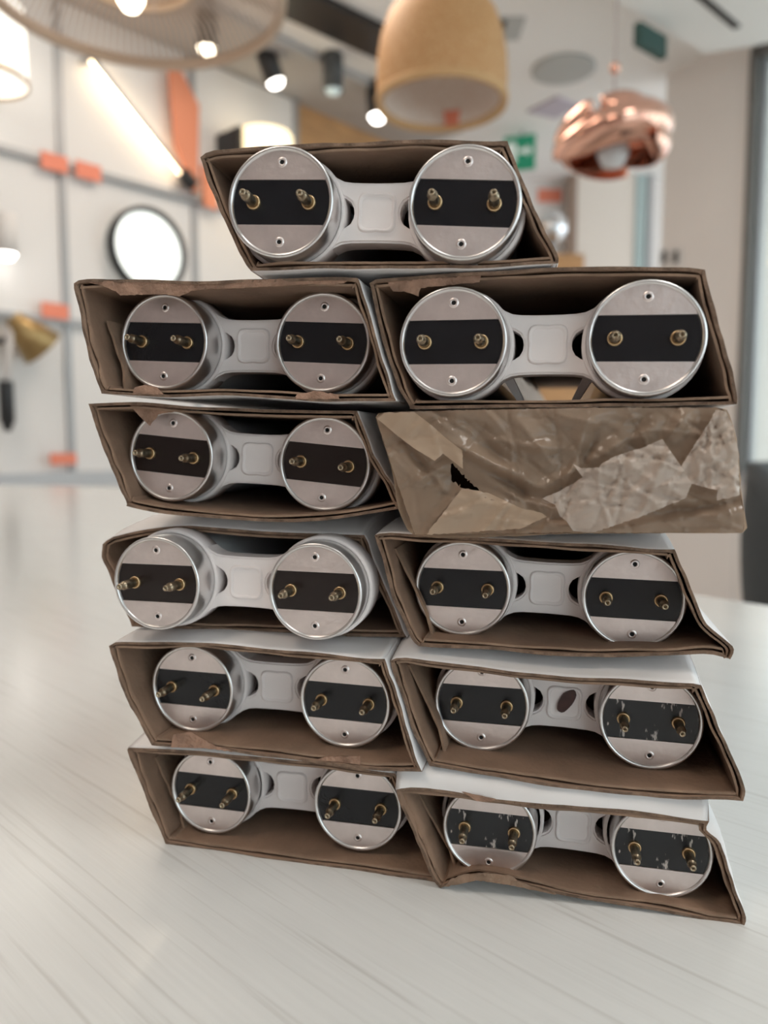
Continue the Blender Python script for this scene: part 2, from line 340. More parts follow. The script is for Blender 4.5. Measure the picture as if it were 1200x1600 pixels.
def resample(pts, n):
    pts = [Vector(p) for p in pts]
    L = [0]
    for a, b_ in zip(pts, pts[1:]): L.append(L[-1]+(b_-a).length)
    out = []
    for k in range(n+1):
        s = L[-1]*k/n; i = 0
        while i < len(pts)-2 and s > L[i+1]: i += 1
        t = (s-L[i])/max(1e-9, L[i+1]-L[i])
        p0 = pts[max(0, i-1)]; p1 = pts[i]; p2 = pts[i+1]; p3 = pts[min(len(pts)-1, i+2)]
        lin = p1.lerp(p2, t)
        cr = 0.5*((2*p1)+(p2-p0)*t+(2*p0-5*p1+4*p2-p3)*t*t+(3*p1-p0-3*p2+p3)*t*t*t)
        out.append(lin.lerp(cr, 0.6))
    return out
LEN = 0.345
def axisvec(a): a = math.radians(a); return Vector((math.sin(a), math.cos(a), 0))

def make_box(k, B):
    ax = axisvec(B['axis'])
    up = Vector((0, 0, 1)); ur = Vector((ax.y, -ax.x, 0))
    P = lambda q: plane_pt(q[0], q[1], B['Y0'], B['yaw'])
    corners = [P(B['top'][0]), P(B['right'][0]), P(B['bottom'][0]), P(B['left'][0])]
    base = (corners[2]+corners[3])/2
    root = thing('cardboard_box', NICE[k], 'box', base, group='stacked lamp boxes')
    B['root'] = root
    cen = sum(corners, Vector())/4
    back = [c+ax*LEN for c in corners]
    back[0] = back[0]+up*B['rt']*0.001; back[1] = back[1]+up*B['rt']*0.001
    back[2] = back[2]-up*B['rb']*0.001; back[3] = back[3]-up*B['rb']*0.001
    seedv = hash(k) % 97 if False else sum(map(ord, k))
    edges = [resample([P(q) for q in B[e]], 36) for e in ('top', 'right', 'bottom', 'left')]
    ND = 9
    def inset_dir(i):        # inward direction of edge i in the cross-section
        a = corners[i]; b_ = corners[(i+1) % 4]; t = (b_-a).normalized(); n_ = ax.cross(t); n_.normalize()
        if n_.dot(cen-(a+b_)/2) < 0: n_ = -n_
        return n_
    ins = [inset_dir(i) for i in range(4)]
    names = ['top_panel', 'side_panel', 'bottom_panel', 'side_panel']
    def panel(i, t0, t1, rimoff, amp, mats, name, parent, sd, dl=1.0):
        m_ = MB(); e = edges[i]; n = len(e)-1
        a = corners[i]; b_ = corners[(i+1) % 4]; ba = back[i]; bb = back[(i+1) % 4]
        rows_o = []; rows_i = []
        for j in range(ND+1):
            fz = (j/ND)**2.4*dl
            ro = []; ri = []
            for q in range(n+1):
                u = q/n
                front = e[q]; straight = a.lerp(b_, u); dev = front-straight
                bk = ba.lerp(bb, u)
                p = straight.lerp(bk, fz)+dev*max(0.0, 1-fz*B.get('dk', 2.2))
                tw = (1.0, 1-u, 0.0, u)[i]; p = p+up*(B['rt']*0.001*tw*(min(1.0, fz/B.get('rise', 0.05))-fz))
                jit = noise.noise(Vector((u*6+sd, fz*3, i*3.1+seedv)))*0.0004
                rim = 0
                if j == 0:
                    rim = rimoff + amp*1.4*noise.noise(Vector((u*5, sd*1.7, i+seedv)))+amp*0.35*noise.noise(Vector((u*60, sd, i*2+seedv)))
                p = p+ax*rim
                ws = (ins[i-1] if u < 0.5 else ins[(i+1) % 4])
                # miter: pull the ends along the neighbours' inset
                end = max(0, 1-u*n/1.0, 1-(1-u)*n/1.0)
                po = p+ins[i]*(t0+jit)+ws*(t0*end)
                pi = p+ins[i]*(t1+jit)+ws*(t1*end)
                ro.append(po); ri.append(pi)
            rows_o.append(ro); rows_i.append(ri)
        vs = [v-base for r_ in rows_o for v in r_]+[v-base for r_ in rows_i for v in r_]
        N = n+1; off = N*(ND+1)
        fo = [(j*N+q, j*N+q+1, (j+1)*N+q+1, (j+1)*N+q) for j in range(ND) for q in range(n)]
        fi = [tuple(x+off for x in f[::-1]) for f in fo]
        m_.add(vs, fo, 0, True); k0 = 0
        for f in fi: m_.f.append(f); m_.mi.append(1); m_.sm.append(True)
        for q in range(n):
            m_.f.append((q+1, q, q+off, q+1+off)); m_.mi.append(2); m_.sm.append(False)
            z0 = ND*N+q; m_.f.append((z0, z0+1, z0+1+off, z0+off)); m_.mi.append(1); m_.sm.append(False)
        for j in range(ND):
            for q in (0, n):
                z0 = j*N+q; m_.f.append((z0, z0+N, z0+N+off, z0+off)); m_.mi.append(1); m_.sm.append(False)
        return m_.build(name, mats, parent)
    for i in range(4):
        pn = panel(i, 0.0, 0.00075, 0.0, 0.0005, ['white_coated', 'kraft', 'kraft_rim'], names[i], root, 1.0)
        panel(i, 0.00125, 0.0018, 0.0007, 0.0007, ['kraft', 'kraft', 'kraft_light'], 'liner', pn, 5.3, 0.98)
    # closed far end
    bk = MB(); bk.prism([v-base for v in back], -ax*0.001)
    if k != 'B2': bk.build('end_flap', ['kraft'], root)      # the far end of this one stands open
    return root

# --- flat scraps: polygon in picture pixels laid on a box front, meshed and crumpled
def sheet(k, pts, off, amp, freq, name, mats, parent, curl=0.0, step=7.0, smooth=False, hole=None, sd=0.0, thick=0.0, bulge=0.0, nf=0, main=0.5, fw=(5, 22), extra=None):
    rf = random.Random(int(sd*1000)); X0, X1 = min(p[0] for p in pts), max(p[0] for p in pts); Y0_, Y1_ = min(p[1] for p in pts), max(p[1] for p in pts)
    folds = []
    for _ in range(nf):
        an = rf.gauss(main, 0.7); folds.append((rf.uniform(X0, X1), rf.uniform(Y0_, Y1_), math.cos(an), math.sin(an), rf.uniform(*fw), rf.uniform(40, 170), rf.choice((-1, 1))*rf.uniform(0.2, 0.8)))
    folds += (extra or [])
    B = BOX[k]; ax = axisvec(B['axis'])
    bd = []
    for a, b_ in zip(pts, pts[1:]+pts[:1]):
        L = math.hypot(b_[0]-a[0], b_[1]-a[1]); n = max(1, int(L/step))
        for i in range(n):
            t = i/n; j = (noise.noise(Vector((a[0]+t*L*0.21, a[1]*0.1, sd)))*1.6 if i else 0)
            bd.append(Vector((a[0]+(b_[0]-a[0])*t+j, a[1]+(b_[1]-a[1])*t+j)))
    xs = [p.x for p in bd]; ys = [p.y for p in bd]
    def inside(x, y, poly):
        r_ = False
        for (x0, y0), (x1, y1) in zip(poly, poly[1:]+poly[:1]):
            if (y0 > y) != (y1 > y) and x < (x1-x0)*(y-y0)/(y1-y0)+x0: r_ = not r_
        return r_
    poly = [(p.x, p.y) for p in bd]
    pv = list(bd); y = min(ys)+step*0.5
    rnd = random.Random(int(sd*100)+5)
    while y < max(ys):
        x = min(xs)+step*0.5
        while x < max(xs):
            qx = x+rnd.uniform(-.3, .3)*step; qy = y+rnd.uniform(-.3, .3)*step
            if inside(qx, qy, poly): pv.append(Vector((qx, qy)))
            x += step
        y += step
    nb = len(bd)
    V2, E2, F2, *_ = delaunay_2d_cdt(pv, [], [list(range(nb))], 1, 1e-4)
    for hp in (hole or []): F2 = [f for f in F2 if not inside(sum(V2[i].x for i in f)/len(f), sum(V2[i].y for i in f)/len(f), hp)]
    root = B['root']; base = root.location
    vs = []
    cx = (min(xs)+max(xs))/2; cy = (min(ys)+max(ys))/2
    for q in V2:
        c = Vector((q.x*freq, q.y*freq, sd))
        if folds:
            h = 0.8*noise.noise(c)+0.3*noise.noise(c*2.2)
            for (fx, fy, dx, dy, wd, ln, am) in folds:
                ax_ = (q.x-fx)*dx+(q.y-fy)*dy; pr_ = -(q.x-fx)*dy+(q.y-fy)*dx+4*noise.noise(Vector((ax_*0.03, fx, fy)))
                if abs(ax_) < ln and abs(pr_) < wd: h += am*(1-(abs(pr_)/wd)**0.8)*(1-(ax_/ln)**2)
        else:
            h = (1-2*abs(noise.noise(c)))*0.6+(1-2*abs(noise.noise(c*2.3+Vector((3, 7, 1)))))*0.3+(1-2*abs(noise.noise(c*5.1)))*0.12
        rr = min(1, max(abs(q.x-cx)/(max(xs)-min(xs)+1e-6), abs(q.y-cy)/(max(ys)-min(ys)+1e-6))*2)
        o_ = off+amp*h+bulge*(1-rr*rr)+curl*(q.y-cy)/(max(ys)-min(ys)+1e-6)
        vs.append(plane_pt(q.x, q.y, B['Y0']-o_*1000, B['yaw'])-base)
    m_ = MB(); m_.add(vs, [tuple(f) for f in F2], 0, smooth)
    if thick:
        n0 = len(vs); m_.add([v+ax*thick for v in vs], [tuple(f)[::-1] for f in F2], 0, smooth)
    return m_.build(name, mats, parent or root)

# --- lamp end meshes (metres, local x right, y into the box, z up; origin at the centre of the cap face)
mm = 0.001
def seg_poly(zlo, zhi, R, n=18):
    pts = []
    a0 = math.asin(max(-1, min(1, zlo/R))); a1 = math.asin(max(-1, min(1, zhi/R)))
    for i in range(n+1): a = a0+(a1-a0)*i/n; pts.append((R*math.cos(a), R*math.sin(a)))
    for i in range(n+1): a = a1+(a0-a1)*i/n; pts.append((-R*math.cos(a), R*math.sin(a)))
    out = []
    for p in pts:
        if not out or math.hypot(p[0]-out[-1][0], p[1]-out[-1][1]) > 1e-4: out.append(p)
    if math.hypot(out[0][0]-out[-1][0], out[0][1]-out[-1][1]) < 1e-4: out.pop()
    return out
def xz(pts, y): return [Vector((p[0]*mm, y*mm, p[1]*mm)) for p in pts]
mb = MB(); mb.lathe([(11.75*mm, 1.3*mm), (11.85*mm, .45*mm), (12.15*mm, .08*mm), (12.5*mm, 0), (12.85*mm, .15*mm), (13*mm, .6*mm), (13*mm, 10.5*mm), (12.85*mm, 11*mm), (12.5*mm, 11.2*mm)], 56, 'y', 0)
ME_CAP = mb.mesh('end_cap', ['aluminium_side'])
mb = MB()
prof = [seg_poly(5.25, 11.9, 11.9), seg_poly(5.25, 11.7, 11.7)]
mb.prism(xz(seg_poly(5.2, 11.9, 11.9), .55), (0, .9*mm, 0))
ME_PLATE = mb.mesh('face_plate', ['aluminium'])
mb = MB(); mb.lathe([(0.0001*mm, .50*mm), (.55*mm, .50*mm)], 14, 'y', 0); mb.lathe([(.55*mm, .50*mm), (.62*mm, .30*mm), (.95*mm, .36*mm), (1.25*mm, .56*mm)], 14, 'y', 1)
ME_HOLE = mb.mesh('vent_hole', ['hole_dark', 'aluminium'])
mb = MB(); mb.prism(xz(seg_poly(-5.35, 5.35, 11.85), .95), (0, .4*mm, 0))
ME_STRIP = mb.mesh('insulator_strip', ['black_board'])
mb = MB()
mb.lathe([(1.2*mm, .3*mm), (1.35*mm, .12*mm), (1.65*mm, .2*mm), (1.75*mm, .55*mm), (1.75*mm, .95*mm)], 20, 'y', 1)
mb.lathe([(1.22*mm, .8*mm), (1.22*mm, -4.6*mm), (1.15*mm, -4.9*mm), (.86*mm, -5.1*mm), (.84*mm, -6.6*mm), (.72*mm, -6.9*mm), (.42*mm, -6.95*mm), (.38*mm, -6.3*mm), (.0001*mm, -6.2*mm)], 20, 'y', 0)
ME_PIN = mb.mesh('pin', ['brass', 'brass_ring'])
mb = MB(); mb.lathe([(12.6*mm, 10.9*mm), (12.45*mm, 11.6*mm), (12.3*mm, 13*mm), (12.3*mm, 330*mm), (9*mm, 332*mm), (.001*mm, 332*mm)], 36, 'y')
ME_GLASS = mb.mesh('glass_tube', ['glass_tube'])

def make_tube(loc, axis, roll, label, strip, ls=1.0):
    t = thing('fluorescent_lamp', label, 'lamp', loc, group='lamps in the boxes')
    t.rotation_mode = 'XYZ'
    t.matrix_world = Matrix.Translation(loc) @ Matrix.Rotation(-math.radians(axis), 4, 'Z') @ Matrix.Rotation(-math.radians(roll), 4, 'Y') @ Matrix.Diagonal((ls, 1, ls, 1))
    link('end_cap', ME_CAP, t)
    for s in (1, -1):
        pl = link('face_plate', ME_PLATE, t); pl.rotation_euler = (0, 0 if s > 0 else math.pi, 0)
        h = link('vent_hole', ME_HOLE, pl); h.location = (0, 0, 9.2*mm)
    st = link('insulator_strip', ME_STRIP, t)
    if strip != 'black_board':
        st.material_slots[0].link = 'OBJECT'; st.material_slots[0].material = M[strip]
    for s in (-1, 1):
        p_ = link('pin', ME_PIN, t); p_.location = (s*6.8*mm, 0, 0)
        p_.rotation_euler = (math.radians(random.uniform(-2, 2)), 0, math.radians(random.uniform(-2, 2)))
    link('glass_tube', ME_GLASS, t)
    return t

# --- white spacer between the two lamps (local origin midway between the lamp axes)
def bridge_mesh():
    right = [(3.5, 7.1), (6.5, 7.2), (8.6, 7.5), (10.4, 8.3), (12.2, 9.6), (13.0, 8.0), (12.0, 5.2), (9.8, 4.2), (7.9, 3.5), (6.6, 2.6), (5.9, 1.3), (5.7, 0)]
    pts = [(0, 7.05)]+right+[(x, -z) for x, z in right[::-1][1:]]+[(0, -7.05)]
    full = pts+[(-x, z) for x, z in pts[::-1][1:-1]]
    bm = bmesh.new()
    f = bm.faces.new([bm.verts.new((x*mm, 0, z*mm)) for x, z in full])
    r_ = bmesh.ops.extrude_face_region(bm, geom=[f])
    vs = [v for v in r_['geom'] if isinstance(v, bmesh.types.BMVert)]
    bmesh.ops.translate(bm, verts=vs, vec=(0, 7*mm, 0))
    bmesh.ops.recalc_face_normals(bm, faces=bm.faces)
    fr = [e for e in bm.edges if all(abs(v.co.y) < 1e-7 for v in e.verts)]
    bmesh.ops.bevel(bm, geom=fr, offset=0.5*mm, segments=2, affect='EDGES', clamp_overlap=True)
    me = bpy.data.meshes.new('bridge'); bm.to_mesh(me); bm.free(); me.materials.append(M['white_plastic']); return me
ME_BRIDGE = bridge_mesh()
def emboss():
    m_ = MB(); rings = []
    def shape(s):
        pts = []
        for i in range(40):
            a = 2*math.pi*i/40; c, q = math.cos(a), math.sin(a)
            R = 4.6*s/((abs(c)**5+abs(q)**5)**0.2); R *= 1-0.055*(1-abs(math.sin(2*a)))
            pts.append((R*c, R*q))
        return pts
    vs = []; lev = [(1.06, 0.05), (1.0, -0.6), (0.94, -0.7), (0.83, 0.0), (0.79, 0.1)]
    for s, y in lev: vs += xz(shape(s), y)
    fs = [(i*40+k, i*40+(k+1) % 40, (i+1)*40+(k+1) % 40, (i+1)*40+k) for i in range(len(lev)-1) for k in range(40)]
    fs.append(tuple(range((len(lev)-1)*40, len(lev)*40)))
    m_.add(vs, fs, 0, True); return m_.mesh('embossed_pad', ['white_plastic'])
ME_EMB = emboss()
mb = MB(); mb.lathe([(13.05*mm, -.2*mm), (13.6*mm, -.5*mm), (14.0*mm, 0), (14.0*mm, 7*mm), (13.05*mm, 7*mm), (13.05*mm, -.2*mm)], 48, 'y')
ME_COL = mb.mesh('collar', ['white_plastic'])
def make_spacer(k, loc, axis, tilt, half, label):
    s = thing('lamp_spacer', label, 'spacer', loc, group='white spacers')
    s.matrix_world = Matrix.Translation(loc) @ Matrix.Rotation(-math.radians(axis), 4, 'Z') @ Matrix.Rotation(tilt, 4, 'Y')
    br = link('bridge', ME_BRIDGE, s); br.scale = (half/22.0/mm, 1, 1)
    link('embossed_pad', ME_EMB, br)
    for q in (-1, 1):
        c_ = link('collar', ME_COL, s); c_.location = (q*half, 0, 0)
    return s

FLAPS = {'B1': (2.6, 0.05, 0.7), 'D2': (2.4, 0.05, 0.85), 'E2': (2.8, 0.05, 0.9), 'F2': (3.2, 0.05, 0.86), 'F1': (2.4, 0.05, 0.8)}
for k, B in BOX.items():
    root = make_box(k, B)
    ax = axisvec(B['axis']); base = root.location
    if k in FLAPS:
        o_, z0, z1 = FLAPS[k]
        P = lambda q: plane_pt(q[0], q[1], B['Y0'], B['yaw'])
        bl = P(B['bottom'][-1]); tl = P(B['top'][0]); ur = Vector((ax.y, -ax.x, 0))
        m_ = MB(); rows = []
        for j in range(2):
            for i in range(9):
                u = z0+(z1-z0)*i/8; p_ = bl.lerp(tl, u)+ur*(o_*mm+0.0009*math.sin(u*5))+ax*((0.007+0.0015*noise.noise(Vector((u*6, 2, 0)))) if j == 0 else 0.09)
                rows.append(p_-base)
        m_.add(rows+[v+ur*0.0007 for v in rows], [(i, i+1, i+10, i+9) for i in range(8)]+[(i+18, i+27, i+28, i+19) for i in range(8)]+[(i, i+18, i+19, i+1) for i in range(8)]+[(0, 9, 27, 18), (8, 26, 35, 17)], 0, False)
        m_.build('inner_flap', ['kraft_light'], root)
    if B['caps']:
        Y1 = B['Y0']+B['recess']
        pl, pr = [plane_pt(q[0], q[1], Y1, B['yaw']) for q in B['caps']]
        for side, p_, rl in (('left', pl, B['roll'][0]), ('right', pr, B['roll'][1])):
            strip = B.get('board', 'black_board')
            if (k, side) in (('F2', 'left'), ('E2', 'right'), ('F2', 'right')): strip = 'black_scratched'
            make_tube(p_, B['axis'], -rl, '%s metal lamp end with two pins %s' % (side, TUBE[k]), strip, B.get('ls', 1.0))
        c_ = (pl+pr)/2; dv = pr-pl
        # collar sits 9 mm behind the cap faces
        tilt = math.atan2(-dv.z, math.hypot(dv.x, dv.y))
        s = make_spacer(k, c_+ax*0.0085, B['axis'], tilt, math.hypot(dv.x, dv.y, dv.z)/2, 'white spacer between the lamp ends %s' % TUBE[k])
        B['spacer'] = s
bpy.context.view_layer.update()
# brown glue blob on one spacer
s = BOX['E2']['spacer']
m_ = MB(); pts = []
for i in range(22):
    a = 2*math.pi*i/22; r_ = 2.6*(1+0.14*noise.noise(Vector((math.cos(a)*1.5, math.sin(a)*1.5, 3))))
    x, z = r_*0.78*math.cos(a), r_*1.25*math.sin(a); pts.append((x+0.45*z+0.6, z+0.9))
m_.prism(xz(pts, -.75), (0, .7*mm, 0)); o = m_.build('glue_blob', ['glue_brown'], s); o['label'] = 'dark brown blot of dried glue'
# white pieces standing in for light through the open far end, under the bridge
s = BOX['B2']['spacer']
m_ = MB()
for q in (-1, 1): m_.prism([Vector((q*11.5*mm, 8*mm, -7*mm)), Vector((q*8.8*mm, 8*mm, -7*mm)), Vector((q*5.2*mm, 14*mm, -14.5*mm)), Vector((q*6.8*mm, 14*mm, -14.5*mm))], (0, 9*mm, 0))
m_.box(-6*mm, 6*mm, 15*mm, 34*mm, -14.6*mm, -13.4*mm)
m_.build('far_end_light_shape', ['white_plastic'], s)

# torn paper scraps along the rims
Z2 = lambda p: zc(2.222, 100, 420, p)
def scrap(k, pts, off=-0.0005, amp=0.0006, sd=1.0, curl=0.0, m_='torn_paper'): return sheet(k, pts, off, amp, 0.05, 'torn_scrap', [m_], None, curl=curl, step=5, sd=sd, thick=0.0003)
scrap('B1', Z2([(70, 42), (300, 42), (500, 46), (760, 34), (1005, 36), (940, 58), (860, 52), (700, 62), (520, 70), (440, 76), (400, 96), (350, 88), (195, 92), (180, 78), (140, 62)]), sd=1.1)
scrap('B1', Z2([(238, 436), (245, 412), (280, 403), (320, 410), (345, 436)]), sd=1.4, curl=0.001)
scrap('B1', Z2([(798, 452), (812, 432), (880, 425), (950, 437), (955, 452)]), sd=1.5, curl=0.001)
scrap('B2', zc(1.967, 570, 400, [(70, 80), (200, 70), (357, 58), (352, 80), (250, 90), (172, 98), (165, 124), (150, 118), (120, 108), (86, 108)]), sd=1.6)
scrap('C1', Z2([(225, 470), (410, 482), (450, 484), (395, 494), (325, 506), (298, 545), (262, 512)]), sd=1.7, off=-0.002)
scrap('E1', zc(2.353, 150, 800, [(275, 866), (284, 820), (350, 810), (372, 824), (440, 862), (520, 884), (400, 868)]), sd=1.8, curl=0.002)
scrap('E1', zc(2.353, 150, 800, [(800, 912), (850, 900), (970, 898), (972, 930), (900, 920)]), sd=1.9)
scrap('F2', zc(2.069, 600, 1190, [(250, 98), (330, 116), (362, 122), (345, 130), (300, 128), (276, 112)]), sd=2.0, off=0.0008)
scrap('F2', zc(2.069, 600, 1190, [(195, 404), (212, 384), (260, 364), (330, 360), (410, 368), (432, 386), (560, 432), (400, 398), (300, 384), (240, 398)]), sd=2.1, off=0.001, curl=-0.001, m_='kraft_light')

# ---- crumpled film over the wrapped box
ZW = lambda p: zc(1.967, 570, 400, p)
K = 'C2'
outl = BOX[K]['top']+BOX[K]['right'][1:]+BOX[K]['bottom'][1:]+BOX[K]['left'][1:-1]
lens = ZW([(262, 632), (268, 690), (300, 712), (362, 728), (318, 690), (285, 655)])
# main creases of the film: two end points, half width in pixels, height in mm
CREASE = [((240, 560), (545, 712), 16, 1.9), ((545, 712), (700, 625), 14, 1.6), ((700, 625), (905, 515), 20, 1.5), ((640, 700), (705, 560), 10, -1.2), ((470, 495), (585, 655), 24, 1.3),
          ((300, 500), (440, 640), 22, -1.2), ((700, 480), (640, 620), 18, 1.0), ((860, 480), (790, 600), 20, -1.2), ((300, 716), (520, 795), 14, 2.0), ((190, 850), (300, 716), 12, 1.4),
          ((110, 560), (215, 690), 14, -1.4), ((150, 700), (250, 640), 12, 1.3), ((380, 660), (520, 745), 12, -1.6), ((430, 730), (640, 790), 16, 1.4), ((1000, 470), (930, 560), 18, 1.4),
          ((560, 480), (760, 520), 16, 1.1), ((350, 560), (640, 600), 12, 0.9), ((700, 845), (1150, 790), 14, 1.5), ((860, 800), (1160, 750), 12, -1.3), ((560, 820), (700, 845), 10, 1.2), ((260, 800), (520, 830), 10, -1.0)]
def crease_folds():
    out = []
    for (a, c), wd, hh in (((ZW([p, q])), w_, h_) for p, q, w_, h_ in CREASE):
        L = math.hypot(c[0]-a[0], c[1]-a[1]); out.append(((a[0]+c[0])/2, (a[1]+c[1])/2, (c[0]-a[0])/L, (c[1]-a[1])/L, wd, L*0.62, hh*1.7))
    return out
fb = sheet(K, outl, 0.0016, 0.001, 0.02, 'plastic_film', ['brown_film'], None, sd=4.0, step=3.6, smooth=True, nf=70, main=0.4, fw=(3, 9), extra=crease_folds(), hole=[lens])
fb['label'] = 'crumpled translucent brown plastic film'
sheet(K, ZW([(38, 500), (60, 482), (150, 478), (205, 520), (250, 560), (300, 598), (302, 655), (240, 607), (215, 630), (150, 590), (95, 548)]), 0.0046, 0.0008, 0.02, 'film_fold', ['brown_film_dense'], fb, sd=4.3, step=4, smooth=True, nf=14, main=0.7, fw=(4, 14))
sheet(K, ZW([(300, 713), (380, 728), (480, 775), (545, 790), (560, 802), (480, 838), (300, 850), (190, 856), (240, 790)]), 0.0046, 0.0009, 0.02, 'film_fold', ['brown_film_dense'], fb, sd=4.9, step=4, smooth=True, nf=20, main=-0.3, fw=(4, 14))
sheet(K, ZW([(640, 640), (665, 652), (720, 650), (735, 634), (770, 615), (850, 590), (915, 563), (940, 600), (975, 650), (1005, 700), (985, 745), (850, 800), (700, 850), (640, 845), (620, 815), (600, 800), (585, 765), (545, 745), (600, 722), (640, 700), (670, 680)]), 0.0060, 0.0014, 0.022, 'tape_strip', ['tape_film'], fb, sd=5.8, step=3.6, smooth=True, nf=70, main=-0.5, fw=(2.5, 9), bulge=0.0015)
sheet(K, ZW([(1078, 472), (1110, 478), (1130, 520), (1148, 600), (1152, 735), (1082, 752), (1085, 720), (1050, 712), (1005, 700), (972, 648), (1020, 570), (1060, 510)]), 0.0052, 0.0013, 0.022, 'tape_strip', ['tape_film'], fb, sd=6.1, step=3.6, smooth=True, nf=44, main=-1.0, fw=(2.5, 9))
# skirt of film running back over the rim
m_ = MB(); base = BOX[K]['root'].location; ax = axisvec(13.5)
loop = resample([plane_pt(q[0], q[1], BOX[K]['Y0']-0.8, BOX[K]['yaw']) for q in outl+outl[:1]], 120)[:-1]
cen = sum(loop, Vector())/len(loop); vs = []
for j in range(3):
    for i, p_ in enumerate(loop):
        o_ = (p_-cen).normalized()*(0.0002+0.0005*abs(noise.noise(Vector((i*.4, j, 1))))); vs.append(p_+o_+ax*(j*0.006+(0.004*noise.noise(Vector((i*.3, 9, 9))) if j == 2 else 0))-base)
n = len(loop); m_.add(vs, [(j*n+i, j*n+(i+1) % n, (j+1)*n+(i+1) % n, (j+1)*n+i) for j in range(2) for i in range(n)], 0, False)
m_.build('film_edge', ['brown_film_dense'], fb)

# ================================================================== the table
g0 = atz(133, 1397, TABLE); g1 = atz(367, 1597, TABLE); gd = (g1-g0).normalized(); GA = math.atan2(gd.y, gd.x)
m = bpy.data.materials.new('white_wood_laminate'); m.use_nodes = True; nt = m.node_tree; b = nt.nodes['Principled BSDF']; M['white_wood_laminate'] = m
tc = nt.nodes.new('ShaderNodeTexCoord'); mp = nt.nodes.new('ShaderNodeMapping'); mp.inputs['Rotation'].default_value = (0, 0, -GA)
mp2 = nt.nodes.new('ShaderNodeMapping'); mp2.inputs['Scale'].default_value = (11, 480, 1)
mp3 = nt.nodes.new('ShaderNodeMapping'); mp3.inputs['Scale'].default_value = (30, 900, 1)
n1 = nt.nodes.new('ShaderNodeTexNoise'); n1.inputs['Scale'].default_value = 1; n1.inputs['Detail'].default_value = 5; n1.inputs['Distortion'].default_value = 0.3
n2 = nt.nodes.new('ShaderNodeTexNoise'); n2.inputs['Scale'].default_value = 1; n2.inputs['Detail'].default_value = 4
r1 = nt.nodes.new('ShaderNodeValToRGB'); e = r1.color_ramp.elements
e[0].position = 0.28; e[0].color = (0.64, 0.635, 0.62, 1); e[1].position = 0.43; e[1].color = (0.75, 0.755, 0.745, 1)
mixc = nt.nodes.new('ShaderNodeMix'); mixc.data_type = 'RGBA'; mixc.blend_type = 'MULTIPLY'; mixc.inputs[0].default_value = 0.10
nt.links.new(tc.outputs['Object'], mp.inputs[0]); nt.links.new(mp.outputs[0], mp2.inputs[0]); nt.links.new(mp.outputs[0], mp3.inputs[0])
nt.links.new(mp2.outputs[0], n1.inputs['Vector']); nt.links.new(mp3.outputs[0], n2.inputs['Vector'])
nt.links.new(n1.outputs[0], r1.inputs[0]); nt.links.new(r1.outputs[0], mixc.inputs[6]); nt.links.new(n2.outputs[0], mixc.inputs[7]); nt.links.new(mixc.outputs[2], b.inputs['Base Color'])
bp = nt.nodes.new('ShaderNodeBump'); bp.inputs['Strength'].default_value = 0.10; bp.inputs['Distance'].default_value = 0.0004
nt.links.new(n2.outputs[0], bp.inputs['Height']); nt.links.new(bp.outputs[0], b.inputs['Normal'])
b.inputs['Roughness'].default_value = 0.16
fl0 = atz(-60, 757, TABLE); fl1 = atz(480, 765, TABLE); r0 = atz(1098, 931, TABLE); r1_ = atz(1300, 962, TABLE)
tb = thing('display_table', 'white wood-grain table top carrying the stack of boxes', 'table', (0, 0.5, 0))
e_dir = (r1_-r0).normalized()
poly = [Vector((-1.3, -0.25, 0)), Vector((0.75, -0.25, 0)), r0+e_dir*0.55, r0-e_dir*0.5, fl1, Vector((-1.3, fl0.y, 0))]
poly = [Vector((p_.x, p_.y-0.5, TABLE-0.028)) for p_ in poly]
mat('table_edge', (0.62, 0.60, 0.58), 0.4); mat('edge_dark', (0.05, 0.05, 0.055), 0.5)
mb = MB(); mb.prism(poly, (0, 0, 0.028), 0, 0); mb.build('table_top', ['white_wood_laminate'], tb)
mb = MB(); ps = [Vector((p_.x*0.992, p_.y*0.992, TABLE-0.05)) for p_ in poly]; mb.prism(ps, (0, 0, 0.0215), 0); mb.build('edge_band', ['edge_dark'], tb)
for x, y in ((-0.9, -0.6), (0.5, -0.6), (-0.8, 0.7), (0.15, 0.25)):
    mb = MB(); mb.lathe([(0.03, 0), (0.026, 0.02), (0.026, 0.70)], 16, 'z', 0, Matrix.Translation((x, y, 0))); mb.build('leg', ['frame_grey'], tb)

# ================================================================== background things
mat('bulb_warm', (1, 0.9, 0.75), 0.4, emit=(1.0, 0.86, 0.66), es=9.0)
mat('bulb_white', (1, 0.97, 0.9), 0.4, emit=(1.0, 0.95, 0.88), es=9.0)
mat('shade_glow', (0.95, 0.93, 0.88), 0.6, emit=(1.0, 0.95, 0.86), es=1.3)
mat('shade_warm', (0.95, 0.85, 0.65), 0.6, emit=(1.0, 0.80, 0.48), es=1.6)
mat('led_strip', (1, 0.9, 0.75), 0.5, emit=(1.0, 0.76, 0.48), es=16.0)
mat('disc_glow', (0.95, 0.97, 0.93), 0.4, emit=(0.95, 1.0, 0.95), es=1.1)
mat('spot_glass_glow', (0.6, 0.68, 0.68), 0.15, emit=(0.6, 0.75, 0.75), es=0.4)  # faint glow put into the glass of a spotlight that is off
mat('spot_grey', (0.07, 0.075, 0.078), 0.5)
mat('brass_lamp', (0.40, 0.27, 0.12), 0.35, 0.8)
mat('bamboo', (0.62, 0.38, 0.18), 0.6); mat('bamboo_pale', (0.78, 0.66, 0.57), 0.6); mat('rattan', (0.55, 0.42, 0.32), 0.6); mat('rattan_pale', (0.66, 0.52, 0.42), 0.6)
mat('copper', (0.82, 0.47, 0.36), 0.13, 1.0)
mat('cable', (0.5, 0.42, 0.40), 0.6)
mat('grey_disc', (0.50, 0.51, 0.50), 0.7); mat('lavender', (0.55, 0.50, 0.58), 0.6)
